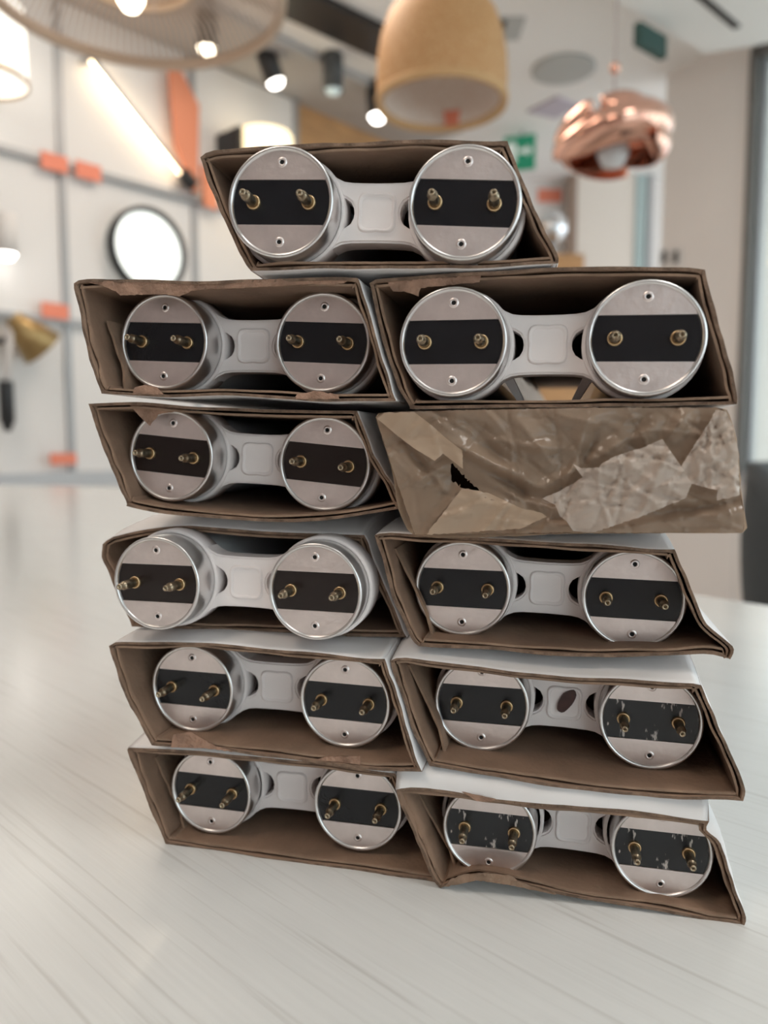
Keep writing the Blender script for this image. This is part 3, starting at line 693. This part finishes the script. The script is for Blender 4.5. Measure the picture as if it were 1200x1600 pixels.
mat('chair_fabric', (0.06, 0.068, 0.075), 0.8, noise_scale=200, noise_amt=0.2)

def basis(x, n_):
    return None
def wallmx(p_):      # local x along the display wall, y out of it, z up
    m_ = Matrix.Identity(4); m_.col[0][:3] = WD; m_.col[1][:3] = WN; m_.col[2][:3] = (0, 0, 1); m_.col[3][:3] = p_; return m_
def place(o, mx): o.matrix_world = mx; return o

# price cards
for (x, y, wd, hh, lb) in ((85, 254, 0.105, 0.062, 'orange price card by the shelf left of the tilted rod lamp'), (138, 268, 0.105, 0.062, 'orange price card on the rail under the tilted rod lamp'),
                           (86, 486, 0.105, 0.058, 'orange price card above the brass reading lamp, on the middle rail'), (99, 717, 0.105, 0.045, 'orange price card low on the wall just above the grey counter')):
    p_ = onwall(x, y, 0.035); mb = MB(); mb.box(-wd/2, wd/2, 0, 0.004, -hh/2, hh/2); o = mb.build('price_card', 'orange_card'); place(o, wallmx(p_)); tag(o, lb, 'price card', 'orange price cards')
# orange boards
def board(pts, off, name, m_, label, cat, th=0.012):
    ps = [onwall(x, y, off) for x, y in pts]; base = ps[0].copy(); mb = MB(); mb.prism([p_-base for p_ in ps], WN*th); o = mb.build(name, m_); o.location = base; return tag(o, label, cat)
board([(261, 108), (278, 106), (309, 166), (307, 300), (300, 300), (272, 228)], 0.05, 'sign_board', 'orange_board', 'slanted orange sign board hanging right of the tilted rod lamp', 'sign')
board([(313, 258), (338, 262), (338, 330), (318, 322)], 0.05, 'sign_board', 'orange_board', 'small orange board just left of the topmost box', 'sign')
# drum wall lamp at upper left
p_ = onwall(-30, 70, 0.14); t = thing('wall_lamp', 'white glowing drum shade at the upper left edge of the photo', 'lamp', p_)
mb = MB(); mb.lathe([(0.135, 0.13), (0.14, 0.13), (0.145, -0.11), (0.14, -0.11)], 40); mb.lathe([(0.0001, -0.10), (0.14, -0.105)], 40); mb.build('shade', 'shade_glow', t)
mb = MB(); mb.lathe([(0.147, -0.105), (0.149, -0.122), (0.14, -0.122)], 40); mb.build('shade_rim', 'brass_lamp', t)
mb = MB(); mb.tube([(0, 0, 0), WN*-0.13], 0.012); mb.build('bracket', 'black_metal', t)
# tilted rod lamp
a = onwall(142, 88, 0.07); c = onwall(287, 272, 0.07); t = thing('rod_lamp', 'thin tilted rod lamp washing the white wall with warm light', 'lamp', a)
dv = c-a; mb = MB(); mb.tube([(0, 0, 0), dv], 0.010, 10); mb.build('rod', 'frame_grey', t)
side = dv.normalized().cross(WN); side = -side if side.x > 0 else side
mb = MB(); mb.prism([-side*0.006-WN*0.012, dv-side*0.006-WN*0.012, dv+side*0.006-WN*0.012, side*0.006-WN*0.012], -WN*0.004); mb.build('light_strip', 'led_strip', t)
mb = MB(); u = dv.normalized(); mb.tube([dv-u*0.01, dv+u*0.06], 0.03, 14); mb.build('holder', 'black_metal', t)
mb = MB(); mb.tube([dv+u*0.03, dv+u*0.03-WN*0.08], 0.012, 8); mb.tube([(0, 0, 0), -WN*0.08], 0.012, 8); mb.build('bracket', 'frame_grey', t)
# round disc lamp
p_ = onwall(226, 393, 0.02); t = thing('disc_lamp', 'round glowing disc lamp with a black rim on the white wall', 'lamp', p_); place(t, wallmx(p_))
mb = MB(); mb.lathe([(0.155, 0), (0.175, 0), (0.175, 0.05), (0.158, 0.052), (0.155, 0.03)], 48, 'y'); mb.build('rim', 'black_metal', t)
mb = MB(); mb.lathe([(0.156, 0.03), (0.12, 0.042), (0.06, 0.05), (0.0001, 0.052)], 48, 'y'); mb.build('diffuser', 'disc_glow', t)
# small wall spot at left edge
p_ = onwall(9, 375, 0.08); t = thing('wall_spotlight', 'small grey wall spotlight with a lit lower end at the left edge', 'lamp', p_)
mb = MB(); mb.lathe([(0.036, 0.09), (0.038, 0.085), (0.038, -0.05), (0.034, -0.05), (0.0001, 0.09)], 20); mb.build('body', 'wall_paint', t)
mb = MB(); mb.lathe([(0.034, -0.05), (0.02, -0.068), (0.0001, -0.07)], 20); mb.build('bulb', 'bulb_white', t)
mb = MB(); mb.tube([(0, 0, 0.03), WN*-0.08+Vector((0, 0, 0.03))], 0.01); mb.build('bracket', 'frame_grey', t)
# brass reading lamp
p_ = onwall(12, 530, 0.10); t = thing('reading_lamp', 'brass reading lamp with a tilted cone shade and black handle at left edge', 'lamp', p_)
a = onwall(22, 500, 0.10)-p_; c = onwall(62, 540, 0.10)-p_; q = (c-a).to_track_quat('Z', 'Y').to_matrix().to_4x4()
mb = MB(); mb.lathe([(0.0001, -0.012), (0.03, -0.01), (0.04, 0.01), (0.085, 0.135), (0.082, 0.137), (0.038, 0.014), (0.0001, 0.002)], 28, 'z', 0, Matrix.Translation(a) @ q); mb.build('shade', 'brass_lamp', t)
z0 = onwall(9, 600, 0.10)-p_; z1 = onwall(9, 655, 0.10)-p_
mb = MB(); mb.tube([a, a*0.5+Vector((0, 0, 0.02)), z0], 0.014); mb.build('stem', 'wall_paint', t)
mb = MB(); mb.lathe([(0.0001, 0.01), (0.024, 0.01), (0.026, 0), (0.026, -0.135), (0.02, -0.145), (0.012, -0.17), (0.0001, -0.172)], 20, 'z', 0, Matrix.Translation(z0)); mb.build('handle', 'black_metal', t)
mb = MB(); mb.tube([(0, 0, 0), -WN*0.10], 0.012); mb.build('bracket', 'black_metal', t)
# warm drum wall lamp
p_ = onwall(413, 232, 0.15); t = thing('wall_lamp', 'warm glowing curved shade lamp just above the topmost box', 'lamp', p_); place(t, wallmx(p_))
mb = MB(); mb.lathe([(0.125, -0.12), (0.13, 0.045), (0.12, 0.06), (0.0001, 0.07)], 40); mb.build('shade', 'shade_warm', t)
mb = MB(); mb.box(-0.16, -0.135, -0.15, 0.02, -0.12, 0.05); mb.build('side_plate', 'black_metal', t)
mb = MB(); mb.box(-0.135, 0.10, -0.149, -0.13, -0.12, 0.07); mb.build('back_plate', 'black_metal', t)

# ceiling track and spotlights
t0 = atz(420, -14, CEIL-0.02); t1 = atz(620, 80, CEIL-0.02); td = (t1-t0).normalized(); tn = Vector((td.y, -td.x, 0))
t = thing('light_track', 'wide black lighting track running across the ceiling', 'light track', Vector((t0.x, t0.y, CEIL-0.03)))
base = t.location
mb = MB(); mb.prism([-td*1.5-tn*0.10, td*1.0-tn*0.10, td*1.0+tn*0.10, -td*1.5+tn*0.10], (0, 0, 0.0295)); mb.build('channel', 'black_metal', t)
def spot(px, py, L, R, aim, lens, body, label, z=CEIL, stem=0.1):
    p_ = atz(px, py, z); t = thing('ceiling_spotlight', label, 'spotlight', p_, group='ceiling spotlights')
    a_ = Vector(aim).normalized(); h0 = Vector((0, 0, -stem))
    q = a_.to_track_quat('Z', 'Y').to_matrix().to_4x4(); mx = Matrix.Translation(h0) @ q
    mb = MB(); mb.lathe([(0.0001, -0.02), (R*0.9, -0.02), (R, -0.01), (R, L), (R*0.9, L), (R*0.86, L-0.015)], 24, 'z', 0, mx); mb.build('body', body, t)
    mb = MB(); mb.lathe([(R*0.88, L-0.012), (R*0.6, L+0.012), (0.0001, L+0.018)], 24, 'z', 0, mx); mb.build('lens', lens, t)
    mb = MB(); mb.tube([(0, 0, 0), h0], 0.012); mb.lathe([(0.035, 0), (0.035, -0.015), (0.0001, -0.016)], 16); mb.build('stem', 'black_metal', t)
spot(322, 2, 0.12, 0.042, (0, 0, -1), 'bulb_warm', 'black_metal', 'black ceiling spotlight seen through the rattan pendant', stem=0.06)
spot(416, 72, 0.12, 0.045, (0.32, 0.05, -0.9), 'bulb_white', 'black_metal', 'tilted black spotlight just right of the rattan pendant, shining', stem=0.04)
spot(520, 84, 0.14, 0.046, (0, 0, -1), 'spot_glass_glow', 'spot_grey', 'dark grey cylinder spotlight that is switched off', stem=0.02)
spot(588, 128, 0.13, 0.048, (0.05, -0.2, -1), 'bulb_white', 'black_metal', 'lit spotlight at the left edge of the bamboo dome pendant', stem=0.05)

# ceiling fittings on the right
p_ = atz(880, 111, CEIL-0.012); mb = MB(); mb.lathe([(0.0001, -0.004), (0.125, -0.004), (0.145, 0.0), (0.147, 0.011)], 40); o = mb.build('ceiling_speaker', 'grey_disc'); o.location = p_; tag(o, 'flat round grey disc in the ceiling above the copper pendant', 'ceiling speaker')
ps = [atz(x, y, CEIL-0.01) for x, y in ((824, 176), (872, 152), (904, 166), (868, 186))]; base = ps[0].copy(); mb = MB(); mb.prism([q-base for q in ps], (0, 0, 0.009)); o = mb.build('ceiling_panel', 'lavender'); o.location = base; tag(o, 'lavender grey flat panel in the ceiling left of the copper pendant', 'ceiling panel')
p_ = atz(788, 46, CEIL-0.006); t = thing('ceiling_vent', 'small dark square vent in the ceiling beside the bamboo pendant', 'vent', p_)
mb = MB(); mb.box(-0.075, 0.075, -0.09, 0.09, 0, 0.005); mb.build('frame', 'grey_disc', t)
for i in range(5): mb = MB(); mb.box(-0.062, 0.0, -0.07+i*0.03, -0.052+i*0.03, -0.006, 0.0); mb.build('slat', 'black_metal', t)

for x, y in ADDED_PANELS:  # bodies for the added fill lights, out of view
    t = thing('added_light_panel', 'added unseen square light panel in the ceiling', 'lamp', (x, y, CEIL-0.012), group='added unseen ceiling panels')
    mb = MB(); mb.box(-0.3, 0.3, -0.3, 0.3, 0, 0.0115); mb.build('frame', 'wall_white', t)
    mb = MB(); mb.box(-0.28, 0.28, -0.28, 0.28, -0.004, 0); mb.build('diffuser', 'shade_glow', t)
# exit signs
p_ = at(815, 236, 4.3); t = thing('exit_sign', 'green emergency exit sign behind the right end of the topmost box', 'sign', p_, (0, 0, math.radians(-18)))
mb = MB(); mb.box(-0.10, 0.075, 0, 0.02, -0.10, 0.085); mb.build('board', 'exit_green', t)
mb = MB()
mb.box(-0.085, -0.03, -0.003, 0, -0.06, 0.05); mb.box(-0.02, 0.03, -0.003, 0, -0.012, 0.012); mb.prism([(0.03, -0.003, -0.03), (0.06, -0.003, 0), (0.03, -0.003, 0.03)], (0, 0.003, 0)); mb.build('pictogram', 'sign_white', t)
mb = MB(); mb.tube([(0, 0.01, 0.085), (0, 0.01, CEIL-p_.z)], 0.006); mb.build('hanger', 'frame_grey', t)
mat('dark_green', (0.02, 0.07, 0.06), 0.5)
k = (CEIL-SZ)*0.5
p_ = onplane(1022, 62, c0, Vector((e1.y, -e1.x, 0))); sn = Vector((e1.y, -e1.x, 0)); sn = sn if sn.x < 0 else -sn
mb = MB(); mb.prism([-e1*0.09+Vector((0, 0, -0.04)), e1*0.09+Vector((0, 0, -0.04)), e1*0.09+Vector((0, 0, 0.04)), -e1*0.09+Vector((0, 0, 0.04))], sn*0.03)
o = mb.build('exit_sign', 'dark_green'); o.location = p_; tag(o, 'dark green sign on the grey ceiling step at upper right', 'sign')

# rattan dish pendant
p_ = at(212, -12, 1.5); t = thing('rattan_pendant', 'wide round rattan pendant lamp at upper left with a lit bulb', 'lamp', p_)
R = 0.285
mb = MB(); mb.lathe([(R-0.008, -0.012), (R+0.006, -0.012), (R+0.008, 0.008), (R-0.006, 0.010), (R-0.008, -0.012)], 72); mb.build('outer_ring', 'rattan', t)
mb = MB(); mb.lathe([(0.108, 0.022), (0.120, 0.020), (0.121, 0.044), (0.110, 0.046), (0.108, 0.022)], 48); mb.build('inner_ring', 'rattan', t)
mb = MB()
for i in range(110):
    a = 2*math.pi*i/110; ca, sa = math.cos(a), math.sin(a)
    mb.tube([(R*ca, R*sa, 0), (0.24*ca, 0.24*sa, 0.055), (0.17*ca, 0.17*sa, 0.075), (0.115*ca, 0.115*sa, 0.035)], 0.0034, 4)
o = mb.build('ribs', 'rattan_pale', t); o['kind'] = 'stuff'
mb = MB()
for i in range(60):
    a = 2*math.pi*i/60; ca, sa = math.cos(a), math.sin(a); mb.tube([(0.112*ca, 0.112*sa, 0.04), (0.09*ca, 0.09*sa, 0.10), (0.03*ca, 0.03*sa, 0.13)], 0.0034, 4)
o = mb.build('inner_ribs', 'rattan_pale', t); o['kind'] = 'stuff'
mb = MB(); mb.lathe([(0.0001, -0.028), (0.014, -0.024), (0.024, -0.008), (0.025, 0.008), (0.016, 0.034), (0.012, 0.05)], 20, 'z', 0, Matrix.Translation((-0.01, 0, -0.008))); mb.build('bulb', 'bulb_warm', t)
mb = MB(); mb.lathe([(0.016, 0.068), (0.018, 0.12), (0.0001, 0.125)], 16, 'z', 0, Matrix.Translation((-0.01, 0, -0.028))); mb.tube([(-0.01, 0, 0.12), (-0.01, 0, CEIL-p_.z)], 0.003, 6); mb.build('cable', 'cable', t)
mb = MB(); mb.tube([(0.035, 0, 0.13), (0.035, 0, -0.06)], 0.0015, 6); mb.build('pull_cord', 'cable', t)

# bamboo dome pendant: woven outer and inner shell
def weave(name, col, col2, sc, alpha_gap):
    m = bpy.data.materials.new(name); m.use_nodes = True; nt = m.node_tree; b = nt.nodes['Principled BSDF']; b.inputs['Roughness'].default_value = 0.6
    tc = nt.nodes.new('ShaderNodeTexCoord'); vo = nt.nodes.new('ShaderNodeTexVoronoi'); vo.inputs['Scale'].default_value = sc
    r_ = nt.nodes.new('ShaderNodeValToRGB'); r_.color_ramp.elements[0].color = (*col2, 1); r_.color_ramp.elements[1].color = (*col, 1); r_.color_ramp.elements[0].position = 0.1; r_.color_ramp.elements[1].position = 0.5
    nt.links.new(tc.outputs['Object'], vo.inputs['Vector']); nt.links.new(vo.outputs['Distance'], r_.inputs[0]); nt.links.new(r_.outputs[0], b.inputs['Base Color'])
    mr = nt.nodes.new('ShaderNodeMath'); mr.operation = 'GREATER_THAN'; mr.inputs[1].default_value = alpha_gap
    nt.links.new(vo.outputs['Distance'], mr.inputs[0]); nt.links.new(mr.outputs[0], b.inputs['Alpha'])
    M[name] = m
weave('bamboo_weave', (0.54, 0.29, 0.12), (0.68, 0.43, 0.22), 95, 0.10)
weave('bamboo_inner', (0.86, 0.72, 0.63), (0.97, 0.90, 0.84), 90, 0.0)
p_ = at(690, 160, 2.35); t = thing('bamboo_pendant', 'dome-shaped woven bamboo pendant lamp at the top centre', 'lamp', p_)
prof = [(0.197, 0.0), (0.200, 0.06), (0.196, 0.13), (0.185, 0.19), (0.165, 0.245), (0.135, 0.285), (0.095, 0.312), (0.055, 0.326), (0.045, 0.345)]
mb = MB(); mb.lathe(prof, 64); mb.build('outer_shade', 'bamboo_weave', t)
mb = MB(); mb.lathe([(r_*0.9, z_*0.92+0.004) for r_, z_ in prof], 64); mb.build('inner_shade', 'bamboo_inner', t)
mb = MB(); mb.lathe([(0.178, 0.004), (0.185, -0.010), (0.200, -0.012), (0.203, 0.006), (0.198, 0.012), (0.178, 0.004)], 64); mb.build('rim', 'bamboo', t)
mb = MB(); mb.lathe([(0.045, 0.338), (0.052, 0.345), (0.052, 0.37), (0.03, 0.385), (0.0001, 0.385)], 24); mb.tube([(0, 0, 0.38), (0, 0, CEIL-p_.z)], 0.004, 6); mb.build('cable', 'bamboo', t)
mb = MB(); mb.lathe([(0.0001, 0.13), (0.03, 0.14), (0.038, 0.17), (0.02, 0.22), (0.0001, 0.32)], 20); mb.build('bulb', 'glass_tube', t)
q = Vector((p_.x+0.055, p_.y+0.165, p_.z+0.022)); mb = MB(); mb.box(-0.034, 0.034, -0.001, 0.001, -0.024, 0.024); o = mb.build('price_card', 'orange_card'); o.location = q; o.rotation_euler = (0, math.radians(-6), 0); tag(o, 'orange price card hanging from the rim of the bamboo dome pendant', 'price card', 'orange price cards')

# copper petal pendant
p_ = at(958, 226, 1.6); t = thing('copper_pendant', 'polished copper pendant lamp of overlapping curved petals', 'lamp', p_)
def petal(a0, span, tilt, z0, R0, name, hh):
    m_ = MB(); nu, nv = 28, 10; vs = []
    for i in range(nu+1):
        u = i/nu; a = a0+span*(u-0.5); taper = math.sin(math.pi*min(1, max(0, u*0.92+0.04)))**0.55
        for j in range(nv+1):
            v = j/nv; ph = (v-0.5)*1.9*taper*hh
            r_ = R0*math.cos(ph*0.8)+0.006*math.sin(3*a); z_ = z0+0.052*math.sin(ph)+tilt*(u-0.5)
            vs.append((r_*math.cos(a), r_*math.sin(a), z_))
    fs = [(i*(nv+1)+j, (i+1)*(nv+1)+j, (i+1)*(nv+1)+j+1, i*(nv+1)+j+1) for i in range(nu) for j in range(nv)]
    m_.add(vs, fs, 0, True); o = m_.build(name, 'copper', t)
    so = o.modifiers.new('thickness', 'SOLIDIFY'); so.thickness = 0.0015
for i in range(3):
    petal(math.radians(-95+i*120), math.radians(175), 0.055, 0.010, 0.124-0.004*i, 'petal', 1.0)
for i in range(3):
    petal(math.radians(-40+i*120), math.radians(160), -0.05, 0.018, 0.108-0.004*i, 'petal', 0.95)
m_ = MB(); m_.lathe([(0.0001, 0.058), (0.03, 0.058), (0.06, 0.053), (0.095, 0.036), (0.112, 0.016)], 48); m_.build('crown', 'copper', t)
mb = MB(); mb.lathe([(0.0001, -0.048), (0.02, -0.044), (0.033, -0.022), (0.03, 0.006), (0.016, 0.03), (0.014, 0.07)], 24); mb.build('bulb', 'glass_tube', t)
mb = MB(); mb.tube([(0, 0, 0.07), (0, 0, CEIL-p_.z)], 0.0018, 6); mb.build('cable', 'cable', t)
mb = MB(); mb.lathe([(0.0001, 0.012), (0.009, 0.008), (0.011, 0), (0.009, -0.008), (0.0001, -0.012)], 14, 'z', 0, Matrix.Translation((0, 0, 0.152))); mb.build('bead', 'copper', t)

# far things on the right
o = backbox('price_card', 840, 296, 878, 316, (5.3)/(ray(858,306).y), 0.01, 'orange_card'); tag(o, 'orange card at the far end beside the topmost box', 'price card', 'orange price cards')
mat('chrome', (0.8, 0.82, 0.85), 0.2, 1.0)
p_ = at(862, 356, 4.3); t = thing('globe_lamp', 'shiny globe table lamp at the far end, right of the topmost box', 'lamp', p_)
mb = MB(); mb.lathe([(0.0001, 0.09), (0.05, 0.078), (0.085, 0.03), (0.085, -0.03), (0.05, -0.075), (0.02, -0.09)], 28); mb.build('globe', 'chrome', t)
mb = MB(); mb.lathe([(0.02, -0.085), (0.02, -0.16), (0.07, -0.17), (0.07, -0.185), (0.0001, -0.186)], 24); mb.build('base', 'frame_grey', t)
a = at(842, 418, 4.3); k = MB(); k.box(p_.x-0.14, p_.x+0.14, p_.y-0.18, p_.y+0.18, 0, p_.z-0.186); o = k.build('display_plinth', 'wood_tan'); tag(o, 'wooden plinth at the far end carrying the shiny globe lamp', 'plinth')
for i, (x0, lb) in enumerate(((1014, 'white switch plate with a dark rocker, left of the two on the far pillar'), (1050, 'white switch plate with a dark rocker, right of the two on the far pillar'))):
    pc = onplane(x0+8, 402, pa+nn*0.001, nn) if x0 > 1030 else onplane(1040, 402, pa+nn*0.001, nn)
    t = thing('light_switch', lb, 'switch', pc)
    mb = MB(); mb.prism([d*-0.03+Vector((0, 0, -0.045)), d*0.03+Vector((0, 0, -0.045)), d*0.03+Vector((0, 0, 0.045)), d*-0.03+Vector((0, 0, 0.045))], nn*0.008); mb.build('plate', 'wall_white', t)
    mb = MB(); mb.prism([d*-0.013+nn*0.008+Vector((0, 0, -0.028)), d*0.013+nn*0.008+Vector((0, 0, -0.028)), d*0.013+nn*0.008+Vector((0, 0, 0.028)), d*-0.013+nn*0.008+Vector((0, 0, 0.028))], nn*0.006); mb.build('rocker', 'black_metal', t)

# chair behind the right edge of the table
p_ = at(1452, 930, 1.2); t = thing('shell_chair', 'dark grey shell chair behind the right edge of the table', 'chair', (p_.x, p_.y+0.05, 0), (0, 0, math.radians(35)))
m_ = MB(); nu, nv = 24, 12; vs = []
for i in range(nu+1):
    a = math.radians(-115+230*i/nu)
    for j in range(nv+1):
        v = j/nv; edge = 1-abs(i/nu-0.5)*2; top = 0.62+0.215*min(1, edge*1.6)**0.6
        z_ = 0.42+(top-0.42)*v; r_ = 0.20+0.035*math.sin(v*2.2)
        vs.append((r_*math.sin(a), r_*math.cos(a), z_))
m_.add(vs, [(i*(nv+1)+j, (i+1)*(nv+1)+j, (i+1)*(nv+1)+j+1, i*(nv+1)+j+1) for i in range(nu) for j in range(nv)], 0, True)
o = m_.build('backrest', 'chair_fabric', t); so = o.modifiers.new('thickness', 'SOLIDIFY'); so.thickness = 0.03; so.offset = 0
m_ = MB(); m_.lathe([(0.0001, 0.40), (0.18, 0.40), (0.205, 0.42), (0.205, 0.45), (0.18, 0.47), (0.0001, 0.475)], 32); m_.build('seat', 'chair_fabric', t)
for a in (45, 135, 225, 315):
    ca, sa = math.cos(math.radians(a)), math.sin(math.radians(a)); m_ = MB(); m_.tube([(0.13*ca, 0.13*sa, 0.40), (0.21*ca, 0.21*sa, 0.0)], [0.016, 0.011], 10); m_.build('leg', 'wood_tan', t)

# street outside the window
mat('pavement', (0.5, 0.5, 0.49), 0.8); mat('red_shop', (0.62, 0.10, 0.10), 0.6); mat('pale_render', (0.8, 0.8, 0.78), 0.7); mat('hedge_green', (0.25, 0.42, 0.10), 0.8); mat('car_teal', (0.20, 0.36, 0.40), 0.25)
mb = MB(); mb.box(2.2, 40, 3.2, 40, -0.14, -0.10); o = struct(mb.build('ground', 'pavement'))
z_ = at(1185, 560, 14).z; zb = at(1185, 625, 14).z; q = at(1185, 600, 14)
mb = MB(); mb.box(q.x-3, q.x+9, q.y, q.y+4, -0.1, 4.2)
t = thing('shop_building', 'pale building with a red band across the street outside the window', 'building', (0, 0, 0)); mb.build('wall', 'pale_render', t)
mb = MB(); mb.box(q.x-3, q.x+9, q.y-0.6, q.y, zb, z_); mb.build('awning', 'red_shop', t)
q = at(1190, 650, 9.5); mb = MB()
bm = bmesh.new(); bmesh.ops.create_icosphere(bm, subdivisions=3, radius=0.5)
for v in bm.verts: v.co *= 1+0.25*noise.noise(v.co*5); v.co.x *= 2.2
me = bpy.data.meshes.new('hedge'); bm.to_mesh(me); bm.free(); me.materials.append(M['hedge_green']); o = link('hedge', me); o.location = (q.x+0.6, q.y, 0.4); o.scale = (1, 1, 1.7); tag(o, 'yellow-green hedge outside the window', 'hedge')
